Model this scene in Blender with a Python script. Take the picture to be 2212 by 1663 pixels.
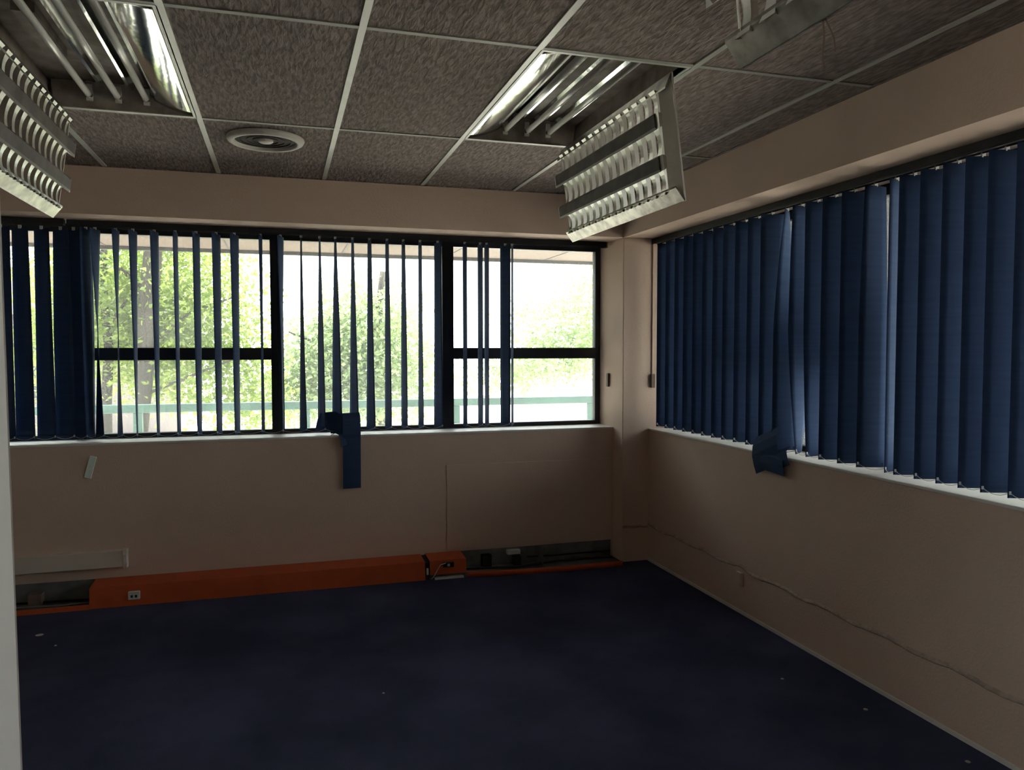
import bpy, math, random
import numpy as np
from math import sin, cos, pi, radians
from mathutils import Vector, Matrix

for o in list(bpy.data.objects):
    bpy.data.objects.remove(o)
SC = bpy.context.scene
COL = SC.collection
random.seed(7)
RNG = np.random.default_rng(11)

# ------------------------------------------------------------------ camera, sky, sun, exposure
CAM_H = 1.478
cd = bpy.data.cameras.new('camera')
cam = bpy.data.objects.new('camera', cd)
COL.objects.link(cam)
SC.camera = cam
cd.sensor_fit = 'HORIZONTAL'
cd.sensor_width = 36.0
cd.lens = 1677.3 / 2212 * 36.0
cd.clip_start = 0.02
YAW, PITCH, ROLL = 0.2892, -0.0456, -0.0009
_fw = Vector((sin(YAW) * cos(PITCH), cos(YAW) * cos(PITCH), sin(PITCH)))
_r = Vector((cos(YAW), -sin(YAW), 0))
_u = _r.cross(_fw)
_r2 = cos(ROLL) * _r + sin(ROLL) * _u
_u2 = -sin(ROLL) * _r + cos(ROLL) * _u
M3 = Matrix((_r2, _u2, -_fw)).transposed()
cam.matrix_world = Matrix.Translation((0, 0, CAM_H)) @ M3.to_4x4()

w = bpy.data.worlds.new('sky')
SC.world = w
w.use_nodes = True
bg = w.node_tree.nodes['Background']
bg.inputs[0].default_value = (0.93, 0.98, 1.0, 1)
bg.inputs[1].default_value = 7.5

sd = bpy.data.lights.new('sun', 'SUN')
sd.energy = 24.0
sd.angle = radians(0.6)
sd.color = (1.0, 0.95, 0.84)
sun = bpy.data.objects.new('sun', sd)
COL.objects.link(sun)
# sun high behind the trees: light travels towards the room but is cut off by the eaves
sun.rotation_euler = Vector((-0.28, -0.42, -1.0)).to_track_quat('-Z', 'Y').to_euler()

SC.view_settings.view_transform = 'Standard'
SC.view_settings.look = 'None'
SC.view_settings.gamma = 1
SC.view_settings.exposure = 0.0
SC.view_settings.use_curve_mapping = False
SC.cycles.use_denoising = True
SC.cycles.max_bounces = 9
SC.cycles.diffuse_bounces = 6
SC.cycles.transparent_max_bounces = 12
SC.cycles.sample_clamp_indirect = 6.0

# ------------------------------------------------------------------ materials
def new_mat(name):
    m = bpy.data.materials.new(name)
    m.use_nodes = True
    nt = m.node_tree
    return m, nt, nt.nodes['Principled BSDF']

def noise_mat(name, c1, c2, scale=8, rough=0.8, bump=0.0, bscale=60, metal=0.0, spec=0.3, stretch=(1, 1, 1)):
    m, nt, b = new_mat(name)
    N, L = nt.nodes, nt.links
    tc = N.new('ShaderNodeTexCoord')
    mp = N.new('ShaderNodeMapping')
    mp.inputs['Scale'].default_value = stretch
    L.new(tc.outputs['Object'], mp.inputs['Vector'])
    n = N.new('ShaderNodeTexNoise')
    n.inputs['Scale'].default_value = scale
    n.inputs['Detail'].default_value = 4
    L.new(mp.outputs[0], n.inputs['Vector'])
    r = N.new('ShaderNodeValToRGB')
    r.color_ramp.elements[0].position = 0.35
    r.color_ramp.elements[1].position = 0.65
    r.color_ramp.elements[0].color = (*c1, 1)
    r.color_ramp.elements[1].color = (*c2, 1)
    L.new(n.outputs['Fac'], r.inputs[0])
    L.new(r.outputs[0], b.inputs['Base Color'])
    b.inputs['Roughness'].default_value = rough
    b.inputs['Metallic'].default_value = metal
    b.inputs['Specular IOR Level'].default_value = spec
    if bump:
        n2 = N.new('ShaderNodeTexNoise')
        n2.inputs['Scale'].default_value = bscale
        n2.inputs['Detail'].default_value = 3
        L.new(mp.outputs[0], n2.inputs['Vector'])
        bp = N.new('ShaderNodeBump')
        bp.inputs['Strength'].default_value = bump
        bp.inputs['Distance'].default_value = 0.01
        L.new(n2.outputs['Fac'], bp.inputs['Height'])
        L.new(bp.outputs[0], b.inputs['Normal'])
    return m

M = {}
M['wall'] = noise_mat('cream_paint', (.59, .445, .36), (.63, .48, .39), 1.6, .75, .12, 90)
M['partition'] = noise_mat('white_paint', (.86, .87, .85), (.90, .91, .89), 3, .6)
M['sill'] = noise_mat('sill_paint', (.62, .58, .55), (.70, .66, .62), 6, .5)
M['patch'] = noise_mat('rough_plaster', (.36, .28, .23), (.50, .39, .32), 25, .85, .5, 60)
M['carpet'] = noise_mat('navy_carpet', (.042, .050, .100), (.078, .088, .165), 2.2, .95, .8, 420, spec=.1)
M['frame'] = noise_mat('dark_window_frame', (.022, .026, .034), (.035, .038, .046), 5, .45)
M['rail'] = noise_mat('black_rail', (.012, .013, .016), (.025, .025, .03), 9, .5)
M['orange'] = noise_mat('orange_trunking', (.42, .075, .022), (.50, .095, .028), 6, .5)
M['trunk_inner'] = noise_mat('grey_metal_tray', (.10, .11, .11), (.17, .18, .18), 9, .6)
M['black'] = noise_mat('black_plastic', (.012, .012, .014), (.02, .02, .022), 10, .5)
M['grey'] = noise_mat('grey_plastic', (.60, .60, .57), (.68, .68, .65), 10, .5)
M['white_pl'] = noise_mat('cream_plastic', (.62, .56, .48), (.66, .60, .52), 8, .45)
M['tape'] = noise_mat('pale_strip', (.70, .80, .74), (.78, .88, .82), 9, .6)
M['brown'] = noise_mat('brown_plastic', (.14, .10, .08), (.18, .13, .10), 20, .6)
M['tbar'] = noise_mat('ceiling_bar', (.42, .44, .40), (.50, .52, .47), 5, .35, spec=.5)
M['steel'] = noise_mat('shiny_steel', (.75, .73, .70), (.85, .83, .80), 10, .25, metal=1)
M['alu'] = noise_mat('satin_aluminium', (.74, .74, .70), (.84, .84, .80), 14, .38, metal=.75)
M['flange'] = noise_mat('mottled_reflection_flange', (.20, .19, .17), (.40, .39, .35), 20, .32, metal=.9)  # mottled tones imitate reflections in the louvre flanges
M['cap'] = noise_mat('dark_blade_top', (.10, .09, .085), (.15, .14, .13), 12, .6)
M['cross'] = noise_mat('shaded_cross_bar', (.26, .26, .235), (.32, .32, .29), 5, .5)  # ceiling bar colour darkened where the cross bars catch little light
M['mirror'] = noise_mat('mirror_reflector', (.80, .82, .80), (.88, .90, .88), 3, .10, metal=1, bump=.10, bscale=9)
M['housing'] = noise_mat('dusty_housing', (.16, .13, .11), (.30, .26, .23), 12, .6)
M['tube'] = noise_mat('tube_glass', (.62, .62, .58), (.68, .68, .64), 4, .2, spec=.6)
M['diffuser'] = noise_mat('diffuser_plastic', (.55, .52, .48), (.62, .58, .54), 5, .5)
M['mesh_dark'] = noise_mat('dark_speaker_mesh', (.04, .035, .03), (.07, .06, .055), 60, .8)
M['paving'] = noise_mat('pale_paving', (.62, .57, .50), (.76, .71, .64), .6, .9)
M['fence'] = noise_mat('green_fence_paint', (.035, .085, .07), (.05, .115, .09), 4, .6)
M['bark'] = noise_mat('tree_bark', (.030, .027, .023), (.060, .053, .045), 9, .95, .8, 22, stretch=(1, 1, .3))
M['render'] = noise_mat('pink_render', (.135, .115, .11), (.16, .14, .13), 1.2, .9)
M['soffit'] = noise_mat('eave_boards', (.105, .080, .066), (.125, .096, .080), 1, .7)
M['fascia'] = noise_mat('grey_fascia', (.04, .042, .045), (.06, .063, .066), 3, .7)
M['litter'] = noise_mat('litter', (.55, .5, .45), (.6, .55, .5), 3, .8)

# ceiling tile: rippled fissured board
def tile_mat():
    m, nt, b = new_mat('rippled_ceiling_tile')
    N, L = nt.nodes, nt.links
    tc = N.new('ShaderNodeTexCoord')
    mp = N.new('ShaderNodeMapping')
    mp.inputs['Scale'].default_value = (50, 12, 10)
    mp.inputs['Rotation'].default_value = (0, 0, radians(8))
    L.new(tc.outputs['Object'], mp.inputs['Vector'])
    n = N.new('ShaderNodeTexNoise')
    n.inputs['Scale'].default_value = 1.4
    n.inputs['Detail'].default_value = 3
    n.inputs['Distortion'].default_value = .6
    L.new(mp.outputs[0], n.inputs['Vector'])
    r = N.new('ShaderNodeValToRGB')
    r.color_ramp.elements[0].position = .38
    r.color_ramp.elements[1].position = .68
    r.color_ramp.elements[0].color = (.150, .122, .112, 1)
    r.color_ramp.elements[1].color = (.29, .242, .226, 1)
    L.new(n.outputs['Fac'], r.inputs[0])
    L.new(r.outputs[0], b.inputs['Base Color'])
    bp = N.new('ShaderNodeBump')
    bp.inputs['Strength'].default_value = .75
    bp.inputs['Distance'].default_value = .012
    L.new(n.outputs['Fac'], bp.inputs['Height'])
    L.new(bp.outputs[0], b.inputs['Normal'])
    b.inputs['Roughness'].default_value = .9
    b.inputs['Specular IOR Level'].default_value = .15
    return m
M['tile'] = tile_mat()

def thin_mat(name, c1, c2, tcol, fac, scale=3, rough=.8, stretch=(1, 1, 1), gloss=.0):
    """cloth or leaf: diffuse face with light coming through from behind"""
    m, nt, b = new_mat(name)
    N, L = nt.nodes, nt.links
    tc = N.new('ShaderNodeTexCoord')
    mp = N.new('ShaderNodeMapping')
    mp.inputs['Scale'].default_value = stretch
    L.new(tc.outputs['Object'], mp.inputs['Vector'])
    n = N.new('ShaderNodeTexNoise')
    n.inputs['Scale'].default_value = scale
    L.new(mp.outputs[0], n.inputs['Vector'])
    r = N.new('ShaderNodeValToRGB')
    r.color_ramp.elements[0].position = .35
    r.color_ramp.elements[1].position = .65
    r.color_ramp.elements[0].color = (*c1, 1)
    r.color_ramp.elements[1].color = (*c2, 1)
    L.new(n.outputs['Fac'], r.inputs[0])
    L.new(r.outputs[0], b.inputs['Base Color'])
    b.inputs['Roughness'].default_value = rough
    b.inputs['Specular IOR Level'].default_value = gloss
    t = N.new('ShaderNodeBsdfTranslucent')
    t.inputs[0].default_value = (*tcol, 1)
    mx = N.new('ShaderNodeMixShader')
    mx.inputs[0].default_value = fac
    L.new(b.outputs[0], mx.inputs[1])
    L.new(t.outputs[0], mx.inputs[2])
    L.new(mx.outputs[0], N['Material Output'].inputs[0])
    return m
M['slat'] = thin_mat('navy_blind_fabric', (.043, .076, .160), (.053, .092, .190), (.028, .078, .145), .20, 2, .85, (1, 1, 30), .15)
M['leaf'] = thin_mat('bright_leaf', (.05, .085, .022), (.15, .20, .055), (.42, .56, .10), .45, 1.3, .45, gloss=.5)
M['leaf2'] = thin_mat('glare_paled_leaf', (.11, .15, .085), (.22, .28, .14), (.42, .56, .22), .45, 1.3, .45, gloss=.5)  # leaf colour made paler to imitate overexposed glare

def glass_mat():
    m = bpy.data.materials.new('window_glass')
    m.use_nodes = True
    nt = m.node_tree
    N, L = nt.nodes, nt.links
    N.remove(N['Principled BSDF'])
    t = N.new('ShaderNodeBsdfTransparent')
    t.inputs[0].default_value = (.95, .97, .96, 1)
    g = N.new('ShaderNodeBsdfGlossy')
    g.inputs['Roughness'].default_value = .02
    f = N.new('ShaderNodeFresnel')
    f.inputs[0].default_value = 1.45
    mx = N.new('ShaderNodeMixShader')
    L.new(f.outputs[0], mx.inputs[0])
    L.new(t.outputs[0], mx.inputs[1])
    L.new(g.outputs[0], mx.inputs[2])
    d = N.new('ShaderNodeBsdfTranslucent')          # translucent film imitating the pale veil of glare
    d.inputs[0].default_value = (.9, .95, 1.0, 1)
    nz = N.new('ShaderNodeTexNoise')
    nz.inputs['Scale'].default_value = 3.0
    mr = N.new('ShaderNodeMapRange')
    mr.inputs['To Min'].default_value = .015
    mr.inputs['To Max'].default_value = .055
    L.new(nz.outputs['Fac'], mr.inputs['Value'])
    m2 = N.new('ShaderNodeMixShader')
    L.new(mr.outputs[0], m2.inputs[0])
    L.new(mx.outputs[0], m2.inputs[1])
    L.new(d.outputs[0], m2.inputs[2])
    L.new(m2.outputs[0], N['Material Output'].inputs[0])
    return m
M['glass'] = glass_mat()

# ------------------------------------------------------------------ mesh helpers
WORLD = {}

class MB:
    def __init__(s):
        s.v = []
        s.f = []

    def add(s, vs, fs):
        k = len(s.v)
        s.v += [tuple(p) for p in vs]
        s.f += [tuple(i + k for i in f) for f in fs]
        return s

    def box(s, x0, x1, y0, y1, z0, z1):
        return s.add([(x0, y0, z0), (x1, y0, z0), (x1, y1, z0), (x0, y1, z0), (x0, y0, z1), (x1, y0, z1), (x1, y1, z1), (x0, y1, z1)],
                     [(3, 2, 1, 0), (4, 5, 6, 7), (0, 1, 5, 4), (1, 2, 6, 5), (2, 3, 7, 6), (3, 0, 4, 7)])

    def obox(s, c, ax, ay, az, hx, hy, hz):
        c, ax, ay, az = Vector(c), Vector(ax), Vector(ay), Vector(az)
        vs = []
        for sz in (-1, 1):
            for sx, sy in ((-1, -1), (1, -1), (1, 1), (-1, 1)):
                vs.append(c + ax * hx * sx + ay * hy * sy + az * hz * sz)
        return s.add(vs, [(3, 2, 1, 0), (4, 5, 6, 7), (0, 1, 5, 4), (1, 2, 6, 5), (2, 3, 7, 6), (3, 0, 4, 7)])

    def prism(s, prof, fn, t0, t1):
        """profile of (a, b) swept from t0 to t1, fn(a, b, t) -> point"""
        n = len(prof)
        vs = [fn(a, b, t0) for a, b in prof] + [fn(a, b, t1) for a, b in prof]
        fs = [tuple(range(n - 1, -1, -1)), tuple(range(n, 2 * n))]
        fs += [(i, (i + 1) % n, (i + 1) % n + n, i + n) for i in range(n)]
        return s.add(vs, fs)

    def tube(s, path, r, n=8):
        pts = [Vector(p) for p in path]
        rr = r if isinstance(r, (list, tuple)) else [r] * len(pts)
        vs, fs = [], []
        for i, p in enumerate(pts):
            a = pts[max(i - 1, 0)]
            b = pts[min(i + 1, len(pts) - 1)]
            d = (b - a).normalized()
            up = Vector((0, 0, 1)) if abs(d.z) < .9 else Vector((1, 0, 0))
            e = d.cross(up).normalized()
            g = d.cross(e)
            for k in range(n):
                t = 2 * pi * k / n
                vs.append(p + (e * cos(t) + g * sin(t)) * rr[i])
        for i in range(len(pts) - 1):
            for k in range(n):
                fs.append((i * n + k, i * n + (k + 1) % n, (i + 1) * n + (k + 1) % n, (i + 1) * n + k))
        fs.append(tuple(range(n - 1, -1, -1)))
        fs.append(tuple(range((len(pts) - 1) * n, len(pts) * n)))
        return s.add(vs, fs)

    def grid(s, rows):
        """rows: list of equal-length point lists"""
        n = len(rows[0])
        vs = [p for r in rows for p in r]
        fs = [(i * n + k, i * n + k + 1, (i + 1) * n + k + 1, (i + 1) * n + k) for i in range(len(rows) - 1) for k in range(n - 1)]
        return s.add(vs, fs)

    def lathe(s, prof, c, n=48):
        """profile (r, z) round a vertical axis"""
        vs = []
        for r, z in prof:
            for k in range(n):
                t = 2 * pi * k / n
                vs.append((c[0] + r * cos(t), c[1] + r * sin(t), c[2] + z))
        fs = [(i * n + k, i * n + (k + 1) % n, (i + 1) * n + (k + 1) % n, (i + 1) * n + k) for i in range(len(prof) - 1) for k in range(n)]
        return s.add(vs, fs)

    def build(s, name, mat, parent=None, smooth=False, loc=None, bevel=0, solid=0, label=None):
        if parent is not None:
            base = WORLD[parent.name]
        elif loc is not None:
            base = Vector(loc)
        else:
            a = np.array([tuple(p) for p in s.v])
            base = Vector(((a[:, 0].min() + a[:, 0].max()) / 2, (a[:, 1].min() + a[:, 1].max()) / 2, a[:, 2].min()))
        me = bpy.data.meshes.new(name)
        me.from_pydata([tuple(Vector(p) - base) for p in s.v], [], s.f)
        me.materials.append(mat)
        me.update()
        if smooth:
            me.polygons.foreach_set('use_smooth', [True] * len(me.polygons))
        o = bpy.data.objects.new(name, me)
        COL.objects.link(o)
        if parent is not None:
            o.parent = parent
        else:
            o.location = base
        WORLD[o.name] = base
        if solid:
            md = o.modifiers.new('thickness', 'SOLIDIFY')
            md.thickness = solid
            md.offset = 0
        if bevel:
            md = o.modifiers.new('bevel', 'BEVEL')
            md.width = bevel
            md.segments = 2
            md.limit_method = 'ANGLE'
        if label:
            o['label'] = label
        return o

def thing(name, label, cat, loc, group=None, kind=None):
    o = bpy.data.objects.new(name, None)
    o.empty_display_size = .05
    COL.objects.link(o)
    o.location = loc
    WORLD[o.name] = Vector(loc)
    tag(o, label, cat, group, kind)
    return o

def tag(o, label=None, cat=None, group=None, kind=None):
    if label: o['label'] = label
    if cat: o['category'] = cat
    if group: o['group'] = group
    if kind: o['kind'] = kind
    return o

def struct(o):
    o['kind'] = 'structure'
    return o

# ------------------------------------------------------------------ room measures (metres)
H = 2.511            # suspended ceiling
ZB = 2.241           # underside of the bulkhead over the windows
ZS = 0.930           # window sill
YB, YC, YW = 5.061, 4.901, 5.30     # back wall face, column / bulkhead face, window plane
XR, XC, XW = 2.452, 2.255, 2.69     # the same for the right wall
XL, YR = -2.45, -1.3                # left wall, wall behind the camera
GX, GY, T, TL = 0.2662, 2.572, 0.6, 1.198    # ceiling grid origin and cell
YPART = 1.20

# ------------------------------------------------------------------ shell
struct(MB().box(XL - .2, XW + .3, YR - .2, YW + .3, -.12, 0).build('floor', M['carpet']))
b = MB()
b.box(XL - .2, XW + .25, YB, YW + .07, 0, ZS - .014)
struct(b.build('wall_back', M['wall']))
b = MB()
b.box(XL - .2, XC, YC, YW + .07, ZB, 2.95)
b.box(XL - .2, -2.2, YB, YW + .07, ZS - .03, ZB)
struct(b.build('wall_back_bulkhead', M['wall']))
b = MB()
b.box(XR, XW + .07, YR, YB, 0, ZS - .014)
b.box(XR, XW + .07, YR, 1.62, ZS - .014, ZB)
struct(b.build('wall_right', M['wall']))
b = MB()
b.box(XC, XW + .07, YR, YW + .07, ZB, 2.95)
struct(b.build('wall_right_bulkhead', M['wall']))
struct(MB().box(XC, XW + .07, YC, YW + .07, 0, ZB).build('wall_corner_column', M['wall'], bevel=.004))
b = MB()
b.box(XL - .12, XL, YR, -.12, 0, 2.95)
b.box(XL - .12, XL, YPART - .08, YW, 0, 2.95)
b.box(XL - .12, XL, -.12, YPART - .08, 0, .50)
b.box(XL - .12, XL, -.12, YPART - .08, ZB, 2.95)
struct(b.build('wall_left', M['wall']))
struct(MB().box(XL - .2, XW + .25, YR - .2, YR, 0, 2.95).build('wall_rear', M['wall']))
# white partition end at the left edge of the view
b = MB()
PT = .035
b.add([(XL, YPART, 0), (-.343, YPART, 0), (-.372, YPART + PT, 0), (XL, YPART + PT, 0),
       (XL, YPART, H), (-.362, YPART, H), (-.391, YPART + PT, H), (XL, YPART + PT, H)],
      [(3, 2, 1, 0), (4, 5, 6, 7), (0, 1, 5, 4), (1, 2, 6, 5), (2, 3, 7, 6), (3, 0, 4, 7)])
struct(b.build('wall_partition', M['partition'], bevel=.003))

# sills
b = MB()
b.box(XL, XC, YB - .004, YW + .06, ZS - .014, ZS)
struct(b.build('trim_1', M['sill'], bevel=.003))
b = MB()
b.box(XR - .004, XW + .06, 1.62, YC, ZS - .014, ZS)
struct(b.build('trim_2', M['sill'], bevel=.004))
b = MB()
b.box(XL - .12, XL + .01, -.12, YPART - .08, .50, .53)
struct(b.build('trim_3', M['sill'], bevel=.004))  # sill of the unseen window added for light
# access panel on the wall under the right back window, a hair proud of the plaster
struct(MB().box(1.049, 2.250, YB - .004, YB, .135, .709).build('trim_4', M['wall'], bevel=.002))

# plaster patch line along the lower right wall and round the column foot
b = MB()
ys = np.linspace(1.9, YC, 90)
top = [.252 + .006 * sin(17 * y) + .0022 * random.uniform(-1, 1) + (.010 if abs(y - 3.74) < .05 else 0) for y in ys]
prof = [(0, 0), (1, 0)]
rows = []
for y, t in zip(ys, top):
    rows.append([(XR, y, t + .012), (XR - .002, y, t + .006), (XR - .006, y, t - .002), (XR - .005, y, t - .006), (XR, y, t - .009)])
b.grid(rows)
xs = np.linspace(XC, XR, 12)
rows = []
for x in xs:
    t = .250 + .003 * random.uniform(-1, 1)
    rows.append([(x, YC, t + .003), (x, YC - .006, t), (x, YC - .005, t - .012), (x, YC, t - .016)])
b.grid(rows)
struct(b.build('trim_5', M['patch'], smooth=True))
# thin paint-lipped skirting at the foot of the right wall
b = MB()
b.box(XR - .006, XR, 1.4, YC, 0, .018)
struct(b.build('baseboard_right', M['sill']))
# little broken bracket stub below the patch line
tag(MB().box(XR - .018, XR, 3.725, 3.775, .16, .235).build('conduit_bracket', M['wall'], bevel=.004),
    'small cream bracket stub on the right wall under the rough plaster line', 'bracket')

# ------------------------------------------------------------------ ceiling
FIX = {(-2, 0): 'L', (1, 0): 'C', (0, -2): 'R'}      # cells holding light fittings: (column, row)
def cell(i, j):
    """column i from GX, row j from GY"""
    return GX + i * T, GX + (i + 1) * T, GY + j * TL, GY + (j + 1) * TL
ceil = MB()
for i in range(-6, 5):
    for j in range(-6, 3):
        if (i, j) in FIX: continue
        x0, x1, y0, y1 = cell(i, j)
        x0, x1 = max(x0, XL), min(x1, XC)
        y0, y1 = max(y0, YR), min(y1, YC)
        if x1 - x0 < .02 or y1 - y0 < .02: continue
        ceil.box(x0 + .006, x1 - .006, y0 + .006, y1 - .006, H + .002, H + .016)
ceiling = struct(ceil.build('ceiling', M['tile'], loc=(0, 0, H)))
bars = MB()
for i in range(-4, 5):
    x = GX + i * T
    if XL < x < XC: bars.box(x - .012, x + .012, YR, YC, H - .003, H + .03)
bars.build('ceiling_bars', M['tbar'], ceiling)
bars = MB()
for j in range(-4, 3):
    y = GY + j * TL
    if YR < y < YC: bars.box(XL, XC, y - .011, y + .011, H - .002, H + .029)
bars.build('ceiling_cross_bars', M['cross'], ceiling)
bars = MB()
bars.box(XL, XC, YC - .018, YC, H - .003, H)
bars.box(XC - .018, XC, YR, YC, H - .003, H)
bars.build('ceiling_edge_angle', M['tile'], ceiling)
struct(MB().box(XL - .2, XW + .07, YR - .2, YW + .07, 2.95, 3.05).build('ceiling_slab', M['housing']))

# ------------------------------------------------------------------ windows
def window(n, axis, a0, a1, transom, pos, z0=ZS, z1=ZB):
    """axis 'y': window in the plane y = pos spanning x a0..a1; axis 'x': plane x = pos spanning y"""
    def bx(b, p0, p1, d0, d1, q0, q1):
        if axis == 'y': b.box(p0, p1, pos + d0, pos + d1, q0, q1)
        else: b.box(pos + d0, pos + d1, p0, p1, q0, q1)
    b = MB()
    fwid = .040
    bx(b, a0, a0 + fwid, 0, .06, z0, z1)
    bx(b, a1 - fwid, a1, 0, .06, z0, z1)
    bx(b, a0 + fwid, a1 - fwid, 0, .06, z0, z0 + .028)
    bx(b, a0 + fwid, a1 - fwid, 0, .06, z1 - .052, z1)
    fr = b.build('window_%d' % n, M['frame'], bevel=.003)
    struct(fr)
    pz = [(z0 + .028, z1 - .052)]
    if transom:
        tb = MB()
        bx(tb, a0 + fwid, a1 - fwid, -.004, .058, 1.413, 1.491)
        tb.build('transom', M['frame'], fr, bevel=.003)
        pz = [(z0 + .028, 1.413), (1.491, z1 - .052)]
    for q0, q1 in pz:
        g = MB()
        bx(g, a0 + fwid - .004, a1 - fwid + .004, .026, .032, q0 - .004, q1 + .004)
        g.build('glass_pane', M['glass'], fr)
    return fr
window(1, 'y', -2.2, -1.17, False, YW)
window(2, 'y', -1.17, -.02, True, YW)
window(3, 'y', -.02, 1.115, False, YW)
window(4, 'y', 1.115, XC, True, YW)
window(5, 'x', 4.19, YC, False, XW)
window(6, 'x', 2.84, 4.19, True, XW)
window(7, 'x', 1.62, 2.84, False, XW)
window(8, 'x', -.12, YPART - .08, False, XL - .10, .53)  # unseen window, added to throw daylight on the partition

# ------------------------------------------------------------------ vertical blinds
SW = .127
def slat_rows(cx, cy, z0, z1, angs, curve=.004, n=18, zt=None):
    rows = []
    for i in range(n + 1):
        t = i / n                      # 0 top .. 1 bottom
        if t < .5: a = angs[0] + (angs[1] - angs[0]) * t * 2
        else: a = angs[1] + (angs[2] - angs[1]) * (t - .5) * 2
        a = radians(a)
        d = (sin(a), cos(a))
        nn = (cos(a), -sin(a))
        z = z1 + (z0 - z1) * t
        row = []
        for k in range(5):
            s = -1 + k * .5
            bow = curve * (1 - s * s)
            wd = SW / 2 * s
            row.append((cx + d[0] * wd + nn[0] * bow, cy + d[1] * wd + nn[1] * bow, z))
        rows.append(row)
    return rows, (sin(radians(angs[2])), cos(radians(angs[2])))

def add_slat(parent, cx, cy, angs, z0, z1, clip=True):
    rows, d = slat_rows(cx, cy, z0, z1, angs)
    o = MB().grid(rows).build('slat', M['slat'], parent, smooth=True, solid=.0012)
    if clip:
        c = MB().box(cx - .008, cx + .008, cy - .004, cy + .004, z1 - .004, z1 + .016)
        c.build('hanger_clip', M['grey'], o)
    # pocket weight with a bead clip at its front corner
    wv = MB()
    wv.obox((cx, cy, z0 + .010), (d[0], d[1], 0), (-d[1], d[0], 0), (0, 0, 1), SW * .46, .0022, .009)
    wv.build('bottom_weight', M['slat'], o)
    e = Vector((cx, cy, z0 + .018)) - Vector((d[0], d[1], 0)) * SW * .44
    MB().obox(e, (d[0], d[1], 0), (-d[1], d[0], 0), (0, 0, 1), .004, .003, .006).build('bead_clip', M['grey'], o)
    return e

def chain(parent, pts, sag=.016):
    b = MB()
    path = []
    for a, c in zip(pts[:-1], pts[1:]):
        for i in range(6):
            t = i / 6
            p = a.lerp(c, t)
            path.append(p - Vector((0, 0, sag * 4 * t * (1 - t))))
    path.append(pts[-1])
    b.tube(path, .0011, 5)
    b.build('bead_chain', M['grey'], parent)

BACK = [(-1.532, -61.4, -61.4, -62.8), (-1.434, -54.5, -61.4, -64.4), (-1.324, -50.2, -55.6, -64.6), (-1.225, -51.2, -63.1, -64.7), (-1.157, -63.1, -63.1, -63.1),
        (-1.093, 17.6, 17.6, 10.3), (-1.044, 14.7, -11.5, -32.8), (-0.934, 9.0, -10.3, -23.8), (-0.84, 12.8, 2.1, -7.0), (-0.722, 14.5, 6.0, -1.1),
        (-0.605, 6.3, 3.9, 2.7), (-0.487, 14.0, 12.8, 6.6), (-0.372, 19.5, 15.6, 10.6), (-0.266, 21.1, 15.8, 11.9), (-0.112, 8.8, 5.0, 7.5), (0.008, 18.2, 6.4, 2.6),
        (0.133, -2.4, -8.9, -19.6), (0.248, -1.2, -13.1, -20.0), (0.346, -1.4, -17.7, -26.5), (0.455, -1.6, -12.5, -22.6), (0.563, -4.6, -11.5, -21.7),
        (0.677, -2.0, -9.0, -13.3), (0.784, -1.0, -8.0, -10.9), (0.895, 0.2, -2.7, -7.0), (1.014, -10.3, -13.3, -18.0), (1.199, 0.3, 0.3, 0.3),
        (1.306, -1.6, -1.6, -1.6), (1.351, 0.3, 0.3, 1.8), (1.483, -17.4, -17.4, -15.7), (1.533, 10.8, 9.4, 9.4)]
YS = 5.14
def head_rail_y(parent, x0, x1, y):
    b = MB()
    b.box(x0, x1, y - .022, y + .022, ZB - .034, ZB - .002)
    b.box(x0, x1, y - .022, y - .019, ZB - .040, ZB - .034)
    b.box(x0, x1, y + .019, y + .022, ZB - .040, ZB - .034)
    b.build('head_rail', M['rail'], parent, bevel=.002)
bl = thing('vertical_blind', 'closed dark navy vertical blind beside the white partition at the far left', 'blind', (-1.38, YS, ZS), 'vertical blinds on the windows')
head_rail_y(bl, -2.15, -1.20, YS - .015)
pts = []
for x in (-1.885, -1.770, -1.650):
    pts.append(add_slat(bl, x, YS, (-60, -61, -63), .953, ZB - .058))
for x, a, c, d in BACK[:5]:
    pts.append(add_slat(bl, x, YS, (a, c, d), .953, ZB - .058))
chain(bl, pts)
bl = thing('vertical_blind', 'navy vertical blind with open slats across the bright back windows', 'blind', (.2, YS, ZS), 'vertical blinds on the windows')
head_rail_y(bl, -1.19, XC - .03, YS + .006)
pts = []
for x, a, c, d in BACK[5:]:
    pts.append(add_slat(bl, x, YS + .004, (a, c, d), .953, ZB - .048))
chain(bl, pts[:20])
chain(bl, pts[20:])
MB().box(XC - .030, XC - .022, YS - .018, YS + .03, ZB - .042, ZB - .002).build('end_cap', M['brown'], bl)

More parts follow.
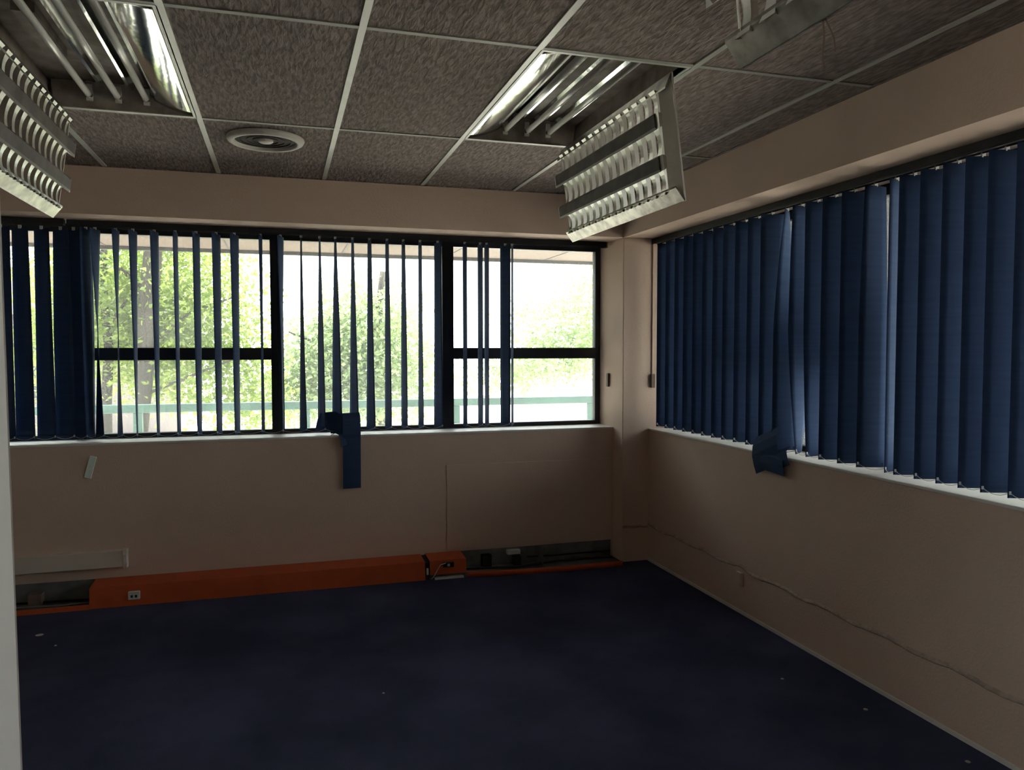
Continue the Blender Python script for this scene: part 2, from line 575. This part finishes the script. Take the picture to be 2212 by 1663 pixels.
RIGHT = [4.664, 4.543, 4.427, 4.312, 4.195, 4.078, 3.968, 3.846, 3.725, 3.603, 3.482, 3.36, 3.239, 3.113, 2.986, 2.861, 2.738, 2.641, 2.531, 2.424, 2.317, 2.218, 2.107, 1.99, 1.87, 1.75]
XS = 2.511
bl = thing('vertical_blind', 'closed navy vertical blind along the whole right hand window wall', 'blind', (XS, 3.2, ZS), 'vertical blinds on the windows')
b = MB()
b.box(2.462, 2.506, 1.64, YC - .006, ZB - .034, ZB - .002)
b.box(2.462, 2.465, 1.64, YC - .006, ZB - .040, ZB - .034)
b.box(2.503, 2.506, 1.64, YC - .006, ZB - .040, ZB - .034)
b.build('head_rail', M['rail'], bl, bevel=.002)
pts = []
RIGHT = [4.785] + RIGHT
for k, y in enumerate(RIGHT):
    A = (106.6, 106.6, 106.6)
    kk = k - 1
    if kk == 10: A = (45, 106, 106)
    if kk == 11: A = (83, 106, 50)
    if kk == 12: A = (106, 106, 76)
    if kk == 15: A = (83, 106, 106)
    if kk == 16: A = (68, 68, 66)
    if kk in (0, 3, 8, 14, 19): A = (103, 104, 104)
    if kk in (5, 13, 20, 21): A = (109, 109, 108)
    pts.append(add_slat(bl, XS, y - .018, A, .953, ZB - .048))
chain(bl, pts)

# blind slats that fell and lie over the sills
def ribbon(name, centre, across, mat, label, cat, group=None, width=SW, parent=None):
    """centre: points of the spine; across: unit vector(s) of the width"""
    rows = []
    for i, p in enumerate(centre):
        a = Vector(across[i] if isinstance(across[0], (tuple, list)) else across).normalized()
        p = Vector(p)
        rows.append([tuple(p + a * width * s) for s in (-.5, -.25, 0, .25, .5)])
    o = MB().grid(rows).build(name, mat, parent, solid=.0014)
    if parent is None: tag(o, label, cat, group)
    return o
g = 'fallen blind slats lying over the sills'
ribbon('fallen_blind_slat', [(.418, 5.175, .945), (.420, 5.155, 1.00), (.424, 5.125, 1.055), (.428, 5.095, 1.070), (.430, 5.065, 1.045), (.430, 5.046, .985), (.429, 5.040, .92), (.428, 5.040, .80), (.428, 5.041, .68), (.427, 5.043, .588)],
       (1, -.05, .03), M['slat'], 'long navy slat folded over the back sill and hanging down the wall', 'blind slat', g, width=.112)
ribbon('fallen_blind_slat', [(.250, 5.17, .955), (.262, 5.15, 1.02), (.285, 5.13, 1.075), (.318, 5.11, 1.06), (.336, 5.09, .99), (.345, 5.075, .945)],
       (.85, -.5, .12), M['slat'], 'short crumpled navy slat looped on the back sill left of the long hanging one', 'blind slat', g, width=.10)
ribbon('fallen_blind_slat', [(.315, 5.10, .934), (.35, 5.085, .955), (.375, 5.06, .945), (.386, 5.040, .905), (.388, 5.038, .868)],
       (.8, .25, .3), M['slat'], 'short navy slat end curling off the back sill behind the long hanging slat', 'blind slat', g, width=.06)
ribbon('fallen_blind_slat', [(2.455, 3.52, 1.045), (2.435, 3.52, 1.00), (2.425, 3.51, .95), (2.430, 3.50, .90), (2.436, 3.485, .855)],
       (.05, -1, .42), M['slat'], 'dark navy slat end draped over the right sill, topmost of the bundle', 'blind slat', g, width=.22)
ribbon('fallen_blind_slat', [(2.462, 3.46, .962), (2.440, 3.46, .955), (2.428, 3.455, .92), (2.424, 3.445, .88), (2.428, 3.44, .842)],
       (.02, -1, -.06), M['slat'], 'navy slat hanging lowest over the right sill in the dark bundle', 'blind slat', g, width=.19)
ribbon('fallen_blind_slat', [(2.44, 3.50, .965), (2.434, 3.54, .93), (2.434, 3.575, .90), (2.438, 3.605, .870)],
       (.0, .55, .83), M['slat'], 'small folded navy slat corner sticking out left under the right sill bundle', 'blind slat', g, width=.07)
ribbon('fallen_blind_slat', [(2.458, 3.38, .975), (2.434, 3.38, .95), (2.431, 3.365, .915), (2.436, 3.355, .882)],
       (.0, -1, .35), M['slat'], 'navy slat tip at the right of the bundle over the right sill', 'blind slat', g, width=.09)

# ------------------------------------------------------------------ recessed light fittings
def fitting(cellij, hinge, label):
    x0, x1, y0, y1 = cell(*cellij)
    x0 += .008; x1 -= .008; y0 += .008; y1 -= .008
    t = thing('recessed_light_fitting', label, 'ceiling light', ((x0 + x1) / 2, (y0 + y1) / 2, H), 'recessed fluorescent fittings')
    z1 = H + .105
    b = MB()
    b.box(x0, x1, y0, y1, z1, z1 + .01)
    b.box(x0, x0 + .004, y0, y1, H, z1)
    b.box(x1 - .004, x1, y0, y1, H, z1)
    b.box(x0, x1, y0, y0 + .004, H, z1)
    b.box(x0, x1, y1 - .004, y1, H, z1)
    b.build('housing', M['housing'], t)
    # trim lip round the opening
    b = MB()
    for a in ((x0, x0 + .014, y0, y1), (x1 - .014, x1, y0, y1), (x0 + .014, x1 - .014, y0, y0 + .014), (x0 + .014, x1 - .014, y1 - .014, y1)):
        b.box(a[0], a[1], a[2], a[3], H - .003, H + .001)
    b.build('rim', M['tbar'], t)
    # curved mirror side reflectors
    for sgn, xa in (((1, x0 + .016),) if hinge == 'right' else ((-1, x1 - .016),)):
        rows = []
        for y in np.linspace(y0 + .01, y1 - .01, 24):
            row = []
            for k in range(9):
                q = k / 8 * pi / 2
                t_ = k / 8
                row.append((xa + sgn * .155 * t_, y, H + .004 + .014 * t_ + .034 * t_ * t_))
            rows.append(row)
        MB().grid(rows).build('side_reflector', M['mirror'], t, smooth=True, solid=.001)
    for y, sg in ((y0 + .006, 1), (y1 - .006, -1)):
        MB().add([(x0 + .02, y, H + .001), (x1 - .02, y, H + .001), (x1 - .02, y + sg * .045, z1 - .004), (x0 + .02, y + sg * .045, z1 - .004)], [(0, 1, 2, 3)]).build('end_plate', M['housing'], t, solid=.002)
    for k in range(3):
        xc = x0 + (x1 - x0) * (.34 + .19 * k if hinge == 'right' else .28 + .19 * k)
        # ridge reflector beside each tube
        MB().prism([(-.028, 0), (.028, 0), (.006, .03), (-.006, .03)], lambda a, c, tt, xc=xc: (xc + a + .052, tt, z1 - .002 - c), y0 + .06, y1 - .06).build('ridge_reflector', M['mirror'], t)
        tb = MB().tube([(xc, y0 + .05, H + .045), (xc, y1 - .05, H + .045)], .013, 14).build('fluorescent_tube', M['tube'], t, smooth=True)
        for ya, yb in ((y0 + .048, y0 + .075), (y1 - .075, y1 - .048)):
            MB().tube([(xc, ya, H + .045), (xc, yb, H + .045)], .0145, 12).build('tube_cap', M['steel'], tb)
        for yy in (y0 + .042, y1 - .042):
            MB().box(xc - .012, xc + .012, yy - .006, yy + .006, H + .024, z1).build('lampholder', M['grey'], t)
    MB().box(x0 + .10, x0 + .17, y0 + .35, y0 + .75, z1 - .035, z1 - .003).build('ballast', M['housing'], t)
    return t
fitting((-2, 0), 'left', 'open recessed fluorescent fitting at the upper left, three bare tubes')
fitting((1, 0), 'right', 'open recessed fluorescent fitting above the hanging louvre near the room corner')

# ------------------------------------------------------------------ louvres hanging open from their fittings
def louvre(top, bot, y0, y1, face, label):
    """top, bot: (x, z) of hinge edge and free edge; y0..y1 length; face: x direction of the lamp side"""
    t = thing('hanging_louvre', label, 'light louvre', ((top[0] + bot[0]) / 2, (y0 + y1) / 2, bot[1]), 'louvres hanging open from the ceiling lights')
    A, B = Vector((top[0], 0, top[1])), Vector((bot[0], 0, bot[1]))
    v = (B - A)
    Wd = v.length
    v.normalize()
    n = Vector((0, 1, 0)).cross(v)
    if n.x * face < 0: n = -n
    def P(a, c, y):              # a across from the hinge, c out of the lamp side
        q = A + v * a + n * c
        return (q.x, y, q.z)
    D = .034
    # long side reflectors: sloping flange with flat rim
    for a0, s in ((0, 1), (Wd, -1)):
        MB().prism([(a0, 0), (a0 + s * .010, 0), (a0 + s * .058, D), (a0 + s * .050, D), (a0, .004)], P, y0, y1).build('side_flange', M['flange'], t, bevel=.001)
    # end plates
    for yy, s in ((y0, 1), (y1, -1)):
        b = MB()
        q = [P(0, 0, yy), P(Wd, 0, yy), P(Wd - .05, D, yy + s * .055), P(.05, D, yy + s * .055)]
        b.add(q, [(0, 1, 2, 3)])
        b.build('end_plate', M['alu'], t, solid=.002)
    MB().prism([(0, -.003), (Wd, -.003), (Wd, .004), (0, .004)], P, y0, y0 + .028).build('end_rim', M['alu'], t)
    # two long V blades, closed flat dark top on the lamp side, ends stick out past the far plate
    cw = Wd / 3
    for k in (1, 2):
        c = cw * k
        MB().prism([(c - .004, 0), (c + .004, 0), (c + .029, D + .012), (c - .029, D + .012)], P, y0 + .05, y1 + .035).build('long_blade', M['alu'], t)
        MB().prism([(c - .030, D + .012), (c + .030, D + .012), (c + .022, D + .018), (c - .022, D + .018)], P, y0 + .075, y1 + .01).build('blade_cap', M['cap'], t)
    # cross blades, V section with scooped parabolic edge
    N = 14
    L = (y1 - y0 - .06)
    spans = [(.040, cw - .014), (cw + .014, 2 * cw - .014), (2 * cw + .014, Wd - .040)]
    for a0, a1 in spans:
        b = MB()
        for i in range(N):
            yc = y0 + .055 + (L - .03) * (i + .6) / N
            m = 8
            front, backl, backr = [], [], []
            for j in range(m + 1):
                u = j / m
                a = a0 + (a1 - a0) * u
                sc = .55 + .45 * (2 * u - 1) ** 2      # scooped height
                front.append(P(a, .0, yc))
                backl.append(P(a, D * sc + .006, yc - .024 * sc))
                backr.append(P(a, D * sc + .006, yc + .024 * sc))
            b.grid([backl, front, backr])
            b.grid([backr, backl])
        o = b.build('cross_blades', M['alu'], t)
        o['kind'] = 'stuff'
    return t
louvre((1.385, 2.492), (1.445, 2.028), 2.60, 3.755, -1, 'silver louvre hanging open beside the room corner in front of the column')
louvre((-.862, 2.492), (-.925, 2.040), 2.60, 3.755, 1, 'silver louvre hanging open at the upper left beside the partition')
l3 = louvre((.815, 2.492), (.868, 2.022), .19, 1.345, -1, 'silver louvre hanging close overhead at the upper right edge of the view')
MB().tube([(.875, 1.120, 2.04), (.880, 1.122, 2.00), (.879, 1.125, 1.975), (.882, 1.124, 1.945)], .0018, 6).build('safety_cord', M['brown'], l3)
MB().tube([(.875, 1.120, 2.04), (.888, 1.108, 1.995), (.890, 1.106, 1.972)], .0015, 6).build('safety_cord', M['brown'], l3)

# ------------------------------------------------------------------ round ceiling diffuser
t = thing('round_ceiling_diffuser', 'round white ceiling diffuser with dark centre in the tile by the back wall', 'ceiling vent', (-.056, 4.035, H))
MB().lathe([(.182, .0), (.184, -.006), (.178, -.018), (.165, -.026), (.150, -.024), (.145, -.014), (.145, .0)], (-.056, 4.035, H), 64).build('rim', M['diffuser'], t, smooth=True)
MB().lathe([(.0005, -.010), (.146, -.010), (.146, -.004), (.0005, -.004)], (-.056, 4.035, H), 64).build('grille', M['mesh_dark'], t)
for r in (.06, .09, .12):
    MB().lathe([(r - .002, -.010), (r - .002, -.015), (r + .002, -.015), (r + .002, -.010)], (-.056, 4.035, H), 48).build('grille_ring', M['mesh_dark'], t)
MB().lathe([(.0005, -.022), (.030, -.021), (.036, -.016), (.036, -.010)], (-.056, 4.035, H), 32).build('centre_disc', M['diffuser'], t, smooth=True)

# ------------------------------------------------------------------ orange skirting trunking
YD = 4.867
yb = YB - .004
def Q(a, c, x): return (x, a, c)
def tray(name_t, x0, x1, label, closed):
    t = thing('skirting_trunking', label, 'cable trunking', ((x0 + x1) / 2, yb, 0), 'cable trunking along the back wall')
    MB().prism([(yb, .0), (yb, .124), (yb - .004, .124), (yb - .004, .012), (YD + .006, .006), (YD + .006, .0)], Q, x0, x1).build('back_tray', M['trunk_inner'], t)
    if closed:
        MB().prism([(YD, .002), (YD + .003, .002), (YD + .016, .112), (yb - .006, .121), (yb - .006, .126), (YD + .012, .118)], Q, x0, x1).build('cover', M['orange'], t)
    return t
t1 = tray('a', -1.95, -1.068, 'open end of the trunking by the white partition, dark inside with an orange lip', False)
MB().prism([(YD - .004, 0), (YD, 0), (YD + .004, .028), (YD, .030)], Q, -1.95, -1.068).build('lip', M['orange'], t1)
MB().box(-1.40, -1.33, 4.96, 5.03, .02, .085).build('cable_box', M['brown'], t1, bevel=.003)
MB().tube([(-1.95, 5.0, .03), (-1.6, 4.97, .04), (-1.3, 5.0, .025), (-1.07, 4.96, .03)], .007, 8).build('cable', M['black'], t1, smooth=True)
MB().tube([(-1.95, 4.93, .022), (-1.5, 4.95, .022), (-1.2, 4.92, .022), (-1.07, 4.93, .025)], .006, 8).build('cable', M['trunk_inner'], t1, smooth=True)
t2 = tray('b', -1.066, .868, 'long closed orange trunking cover along the foot of the back wall', True)
s = MB().box(-.862, -.800, YD - .012, YD + .012, .040, .085).build('network_socket', M['grey'], t2, bevel=.003)
MB().box(-.848, -.836, YD - .014, YD - .011, .052, .066).build('port', M['black'], s)
MB().box(-.826, -.814, YD - .014, YD - .011, .052, .066).build('port', M['black'], s)
t3 = tray('c', .900, 1.138, 'short orange trunking cover carrying a black socket right of the long one', False)
MB().prism([(YD + .004, .030), (YD + .007, .030), (YD + .018, .114), (yb - .006, .123), (yb - .006, .128), (YD + .014, .120)], Q, .900, 1.138).build('cover', M['orange'], t3)
s = MB().box(.985, 1.055, YD - .004, YD + .012, .075, .105).build('socket', M['black'], t3, bevel=.002)
MB().box(1.012, 1.028, YD - .007, YD - .003, .082, .098).build('socket_insert', M['grey'], s)
MB().tube([(1.00, YD - .006, .104), (.965, YD - .012, .098), (.945, YD - .016, .07), (.925, YD - .02, .035), (.905, YD - .02, .012)], .0022, 6).build('wire', M['grey'], t3, smooth=True)
MB().box(.93, 1.12, YD - .006, YD + .02, 0.0, .012).build('bent_lip', M['grey'], t3)
# dark joint between the two covers
t = thing('trunking_joint', 'narrow black gap piece between the long and the short orange covers', 'trunking joint', (.884, YD, 0))
MB().prism([(YD + .010, 0.0), (yb - .006, 0.0), (yb - .006, .118), (YD + .022, .108)], Q, .870, .898).build('joint_plate', M['black'], t)
MB().box(.878, .890, YD + .004, YD + .016, .035, .075).build('joint_screw', M['grey'], t)
t4 = tray('d', 1.140, 2.235, 'open grey trunking without its cover under the right back window', False)
rows = []
for x in np.linspace(1.142, 2.22, 24):
    q = max(0, (x - 1.142) / 1.08)
    yy = YD - .035 * sin(pi * min(1, q * 1.0) ** .8) - .055 * q
    rows.append([(x, yy, 0.001), (x, yy + .002, .030), (x, yy + .010, .034)])
MB().grid(rows).build('loose_lip', M['orange'], t4, smooth=True, solid=.003)
MB().box(1.28, 1.345, 5.0, 5.05, .015, .095).build('cable_box', M['black'], t4, bevel=.003)
MB().box(1.46, 1.55, 5.01, 5.05, .085, .112).build('label_plate', M['grey'], t4)
MB().box(1.50, 1.55, 4.99, 5.045, .012, .075).build('cable_box', M['black'], t4, bevel=.003)
MB().box(1.68, 1.684, 4.92, 5.05, .012, .118).build('divider', M['trunk_inner'], t4)
MB().tube([(1.15, 4.95, .03), (1.5, 4.93, .022), (1.8, 4.96, .03), (2.2, 4.95, .03)], .008, 8).build('cable', M['black'], t4, smooth=True)
MB().tube([(1.6, 5.02, .06), (1.8, 5.03, .05), (2.0, 5.02, .055), (2.22, 5.03, .05)], .006, 8).build('cable', M['black'], t4, smooth=True)

# white cable trunking on the wall at the left
t = thing('wall_cable_duct', 'cream plastic cable duct on the back wall by the partition above the orange trunking', 'cable duct', (-1.4, YB, .187))
MB().box(-2.1, -.895, YB - .045, YB, .192, .292).build('duct_body', M['white_pl'], t, bevel=.004)
MB().box(-.915, -.890, YB - .050, YB - .0005, .186, .298).build('end_cap', M['white_pl'], t, bevel=.003)
MB().obox((-.900, YB - .052, .240), (1, -.45, .18), (.45, 1, 0), (-.12, .05, 1), .010, .0015, .026).build('clip', M['partition'], t, label='metal clip with its highlight painted white')  # white paint imitates the bright highlight on the metal clip

# pale tape strip on the wall
tp = MB()
tp.obox((-1.082, YB - .004, .789), (.97, 0, -.26), (0, 1, 0), (.26, 0, .97), .019, .0035, .066)
tag(tp.build('pale_strip', M['tape'], bevel=.002), 'small pale green strip stuck slanting on the back wall below the left sill', 'strip')

# alarm contacts on the column faces
o = MB().box(XC - .016, XC, 5.122, 5.158, 1.212, 1.308).build('alarm_sensor', M['brown'], bevel=.004)
tag(o, 'small brown alarm contact on the column side facing the back window', 'sensor', 'alarm sensors on the column')
o = MB().box(2.462, 2.494, YC - .016, YC, 1.212, 1.308).build('alarm_sensor', M['brown'], bevel=.004)
tag(o, 'small brown alarm contact on the column face beside the right blind', 'sensor', 'alarm sensors on the column')
o = MB().tube([(2.474, YC - .004, 1.308), (2.474, YC - .004, 2.225)], .004, 6).build('sensor_cable', M['wall'], smooth=True)
tag(o, 'thin painted cable running up the column from the sensor beside the right blind', 'cable')

# specks of litter on the carpet
for k, (x, y, s_, lb) in enumerate([(2.281, 2.58, .010, 'white crumb of litter on the carpet near the right wall, larger'),
                                    (2.136, 2.932, .008, 'white crumb of litter on the carpet left of the larger crumb near the right wall'),
                                    (2.34, 2.14, .010, 'white crumb of litter on the carpet at the lower right corner'),
                                    (.403, 3.30, .006, 'tiny pale crumb of litter in the middle of the carpet'),
                                    (-1.10, 4.312, .007, 'tiny pale crumb of litter on the carpet near the partition'),
                                    (-1.22, 4.50, .020, 'pale scrap on the carpet beside the partition below the open trunking')]):
    b = MB()
    b.lathe([(.0005, .004), (s_ * .6, .0035), (s_, .001), (s_ * .9, 0)], (x, y, .0005), 7)
    tag(b.build('litter_crumb', M['litter']), lb, 'litter', 'litter crumbs on the carpet')

# ------------------------------------------------------------------ outside
struct(MB().box(-30, 34, YW + .3, 45, -.35, -.30).build('ground_outside', M['paving']))
struct(MB().box(XW + .3, 34, -14, YW + .3, -.35, -.30).build('ground_side', M['paving']))
struct(MB().box(-30, XL - .15, -14, YW + .3, -.35, -.30).build('ground_left', M['paving']))
# roof eave over both window walls
b = MB()
b.box(-9, 4.4, YW + .07, 6.72, 2.290, 2.42)
b.box(XW + .07, 4.4, -6, YW + .07, 2.290, 2.42)
ev = b.build('roof_eave', M['soffit'])
struct(ev)
b = MB()
b.box(-9, 4.44, 6.72, 6.76, 2.262, 2.50)
b.box(4.40, 4.44, -6, 6.72, 2.262, 2.50)
b.build('fascia_board', M['fascia'], ev)
b = MB()
for x in np.arange(-8.5, 4.3, .9):
    b.box(x, x + .012, YW + .10, 6.71, 2.286, 2.290)
b.build('soffit_joint', M['fascia'], ev)

# green pipe fence beyond the window
t = thing('green_fence', 'green painted rail fence outside beyond the back windows', 'fence', (.5, 8, -.3))
MB().box(-5.2, 5.5, 7.97, 8.03, .885, .965).build('top_rail', M['fence'], t, bevel=.01)
for x in (1.763 + 1.53 * np.arange(-4, 3)):
    MB().box(x - .04, x + .04, 7.97, 8.03, -.3, .885).build('post', M['fence'], t, bevel=.008)

# pinkish neighbouring building seen through the left window
t = thing('neighbouring_building', 'pale pinkish rendered building outside behind the trees at the left', 'building', (-6.0, 18, -.3))
MB().box(-11, -1.9, 16.0, 21, -.3, 2.1).build('facade', M['render'], t)
MB().prism([(15.6, 2.1), (21.4, 2.1), (18.5, 3.2)], Q, -11.4, -1.6).build('roof', M['fascia'], t)
b = MB()
MB().box(-4.6, -3.6, 15.95, 16.0, .6, 1.6).build('building_window', M['frame'], t)

def leaves(blobs, dens, size, mat, name, parent):
    """blobs: (x, y, z, rx, ry, rz, n)"""
    P = []
    for x, y, z, rx, ry, rz, n in blobs:
        n = int(n * dens)
        d = RNG.normal(size=(n, 3))
        d /= np.linalg.norm(d, axis=1)[:, None]
        rad = RNG.random(n) ** (1 / 2.4)
        # twig clumping
        c = np.array([x, y, z]) + d * rad[:, None] * np.array([rx, ry, rz])
        P.append(c)
    P = np.concatenate(P)
    k = max(8, len(P) // 22)
    cen = P[RNG.integers(0, len(P), k)]
    idx = RNG.integers(0, k, len(P))
    P = P * .45 + (cen[idx] + RNG.normal(size=P.shape) * .12) * .55
    n = len(P)
    a = RNG.normal(size=(n, 3)); a[:, 2] *= .7; a /= np.linalg.norm(a, axis=1)[:, None]
    c = RNG.normal(size=(n, 3)); c -= (c * a).sum(1)[:, None] * a; c /= np.linalg.norm(c, axis=1)[:, None]
    nn = np.cross(a, c)
    ln = size * (.6 + .8 * RNG.random(n))[:, None]
    wd = ln * .30
    base = P - a * ln * .5
    tip = P + a * ln * .5 - nn * ln * .10
    l1 = P + c * wd + nn * ln * .08
    l2 = P - c * wd + nn * ln * .08
    V = np.stack([base, l1, tip, l2], 1).reshape(-1, 3) - np.array(WORLD[parent.name])
    F = [(4 * i, 4 * i + 1, 4 * i + 2) for i in range(n)] + [(4 * i, 4 * i + 2, 4 * i + 3) for i in range(n)]
    me = bpy.data.meshes.new(name)
    me.from_pydata(V.tolist(), [], F)
    me.materials.append(mat)
    o = bpy.data.objects.new(name, me)
    COL.objects.link(o)
    o.parent = parent
    WORLD[o.name] = WORLD[parent.name]
    return o

def tree(loc, label, trunks, blobs, dens, size, mat, branches=()):
    t = thing('leafy_tree', label, 'tree', loc, 'trees outside the windows')
    for tr, rr in trunks:
        MB().tube(tr, rr, 12).build('trunk', M['bark'], t, smooth=True)
    for br, rr in branches:
        MB().tube(br, rr, 7).build('branch', M['bark'], t, smooth=True)
    leaves(blobs, dens, size, mat, 'foliage', t)
    return t

tree((-1.4, 9, -.3), 'tree with a thick dark leaning trunk behind the left half of the back windows',
     [([(-1.46, 9, -.3), (-1.42, 9, .6), (-1.38, 9, 1.4), (-1.33, 9, 2.0), (-1.27, 9, 2.6), (-1.1, 9.1, 3.6)], [.05, .055, .10, .105, .09, .06])],
     [(-2.2, 9.6, 2.2, 1.0, .8, .8, 2600), (-.9, 9.5, 2.35, .9, .7, .6, 1700), (-.55, 9.4, 1.6, .8, .6, .55, 1500), (-.6, 9.0, 1.0, .8, .5, .45, 1500), (-2.4, 9.6, 1.4, .7, .7, .6, 900), (-1.7, 9.2, 1.25, .7, .4, .25, 500), (-.3, 9.1, .72, .9, .4, .3, 900), (-1.4, 9.3, 3.3, 1.6, 1.2, .6, 1200)],
     1.9, .060, M['leaf'],
     [([(-1.38, 9, 1.5), (-.9, 9.1, 1.9), (-.4, 9.2, 2.1)], [.03, .02, .01]), ([(-1.33, 9, 2.1), (-1.8, 9.1, 2.5), (-2.2, 9.2, 2.7)], [.035, .02, .01]), ([(-1.4, 9, 1.0), (-.8, 8.9, 1.25), (-.2, 8.9, 1.5)], [.02, .014, .008])])
tree((-1.95, 9.2, -.3), 'slender tree with a thin trunk left of the thick trunk behind the left back window',
     [([(-1.80, 9.2, -.3), (-1.80, 9.2, .9), (-1.76, 9.2, 1.5), (-1.80, 9.2, 2.0), (-1.78, 9.2, 2.7)], [.06, .055, .05, .04, .03])],
     [(-1.95, 8.9, 2.1, .6, .4, .5, 900), (-2.5, 9.4, 1.0, .6, .5, .5, 500)],
     1.6, .060, M['leaf'],
     [([(-1.78, 9.2, 1.7), (-1.5, 9.1, 2.1), (-1.3, 9.0, 2.4)], [.02, .014, .008])])
tree((.8, 10, -.3), 'bushy tree coloured pale as if by glare, filling the middle back window, outside',
     [([(1.2, 10.3, -.3), (1.25, 10.3, .8), (1.2, 10.3, 1.6), (1.3, 10.3, 2.5)], [.09, .08, .06, .04])],
     [(1.35, 10.2, 1.75, .95, .8, .75, 3000), (.3, 10.2, 1.05, .9, .7, .45, 2200), (-.1, 9.9, .75, .8, .6, .4, 1500), (1.5, 10.0, .8, .9, .6, .5, 1900), (.95, 10.6, 2.4, .8, .8, .35, 900), (.35, 10.4, 1.6, .6, .5, .5, 800)],
     1.7, .066, M['leaf2'],
     [([(1.2, 10.3, 1.2), (.6, 10.2, 1.5), (.1, 10.1, 1.7)], [.03, .02, .01])])
tree((3.6, 11, -.3), 'sparse tree with hanging sprays behind the right back window',
     [([(5.05, 11.5, -.3), (5.05, 11.5, 1.2), (4.95, 11.5, 2.4)], [.09, .07, .05])],
     [(2.55, 10.6, 1.05, .5, .5, .4, 800), (3.55, 10.0, 1.15, .22, .3, .28, 420), (4.3, 10.6, 1.3, .5, .5, .35, 900), (4.7, 11.2, 1.9, .5, .6, .6, 900), (3.4, 10.2, 1.42, .6, .4, .12, 300), (4.5, 11, 2.9, 1.0, .8, .3, 500)],
     1.7, .07, M['leaf2'],
     [([(5.05, 11.5, 1.3), (4.0, 10.8, 1.5), (3.4, 10.1, 1.45)], [.03, .02, .008])])
tree((6.5, 3.5, -.3), 'leafy tree outside the right hand window wall, glimpsed between slats',
     [([(7.0, 4.5, -.3), (7.0, 4.5, 1.2), (6.9, 4.5, 3.0)], [.12, .1, .07])],
     [(7.0, 5.2, 2.4, 1.3, 1.6, 1.0, 2600), (6.8, 3.2, 1.0, 1.0, 1.6, .8, 1800)],
     1.0, .10, M['leaf'])
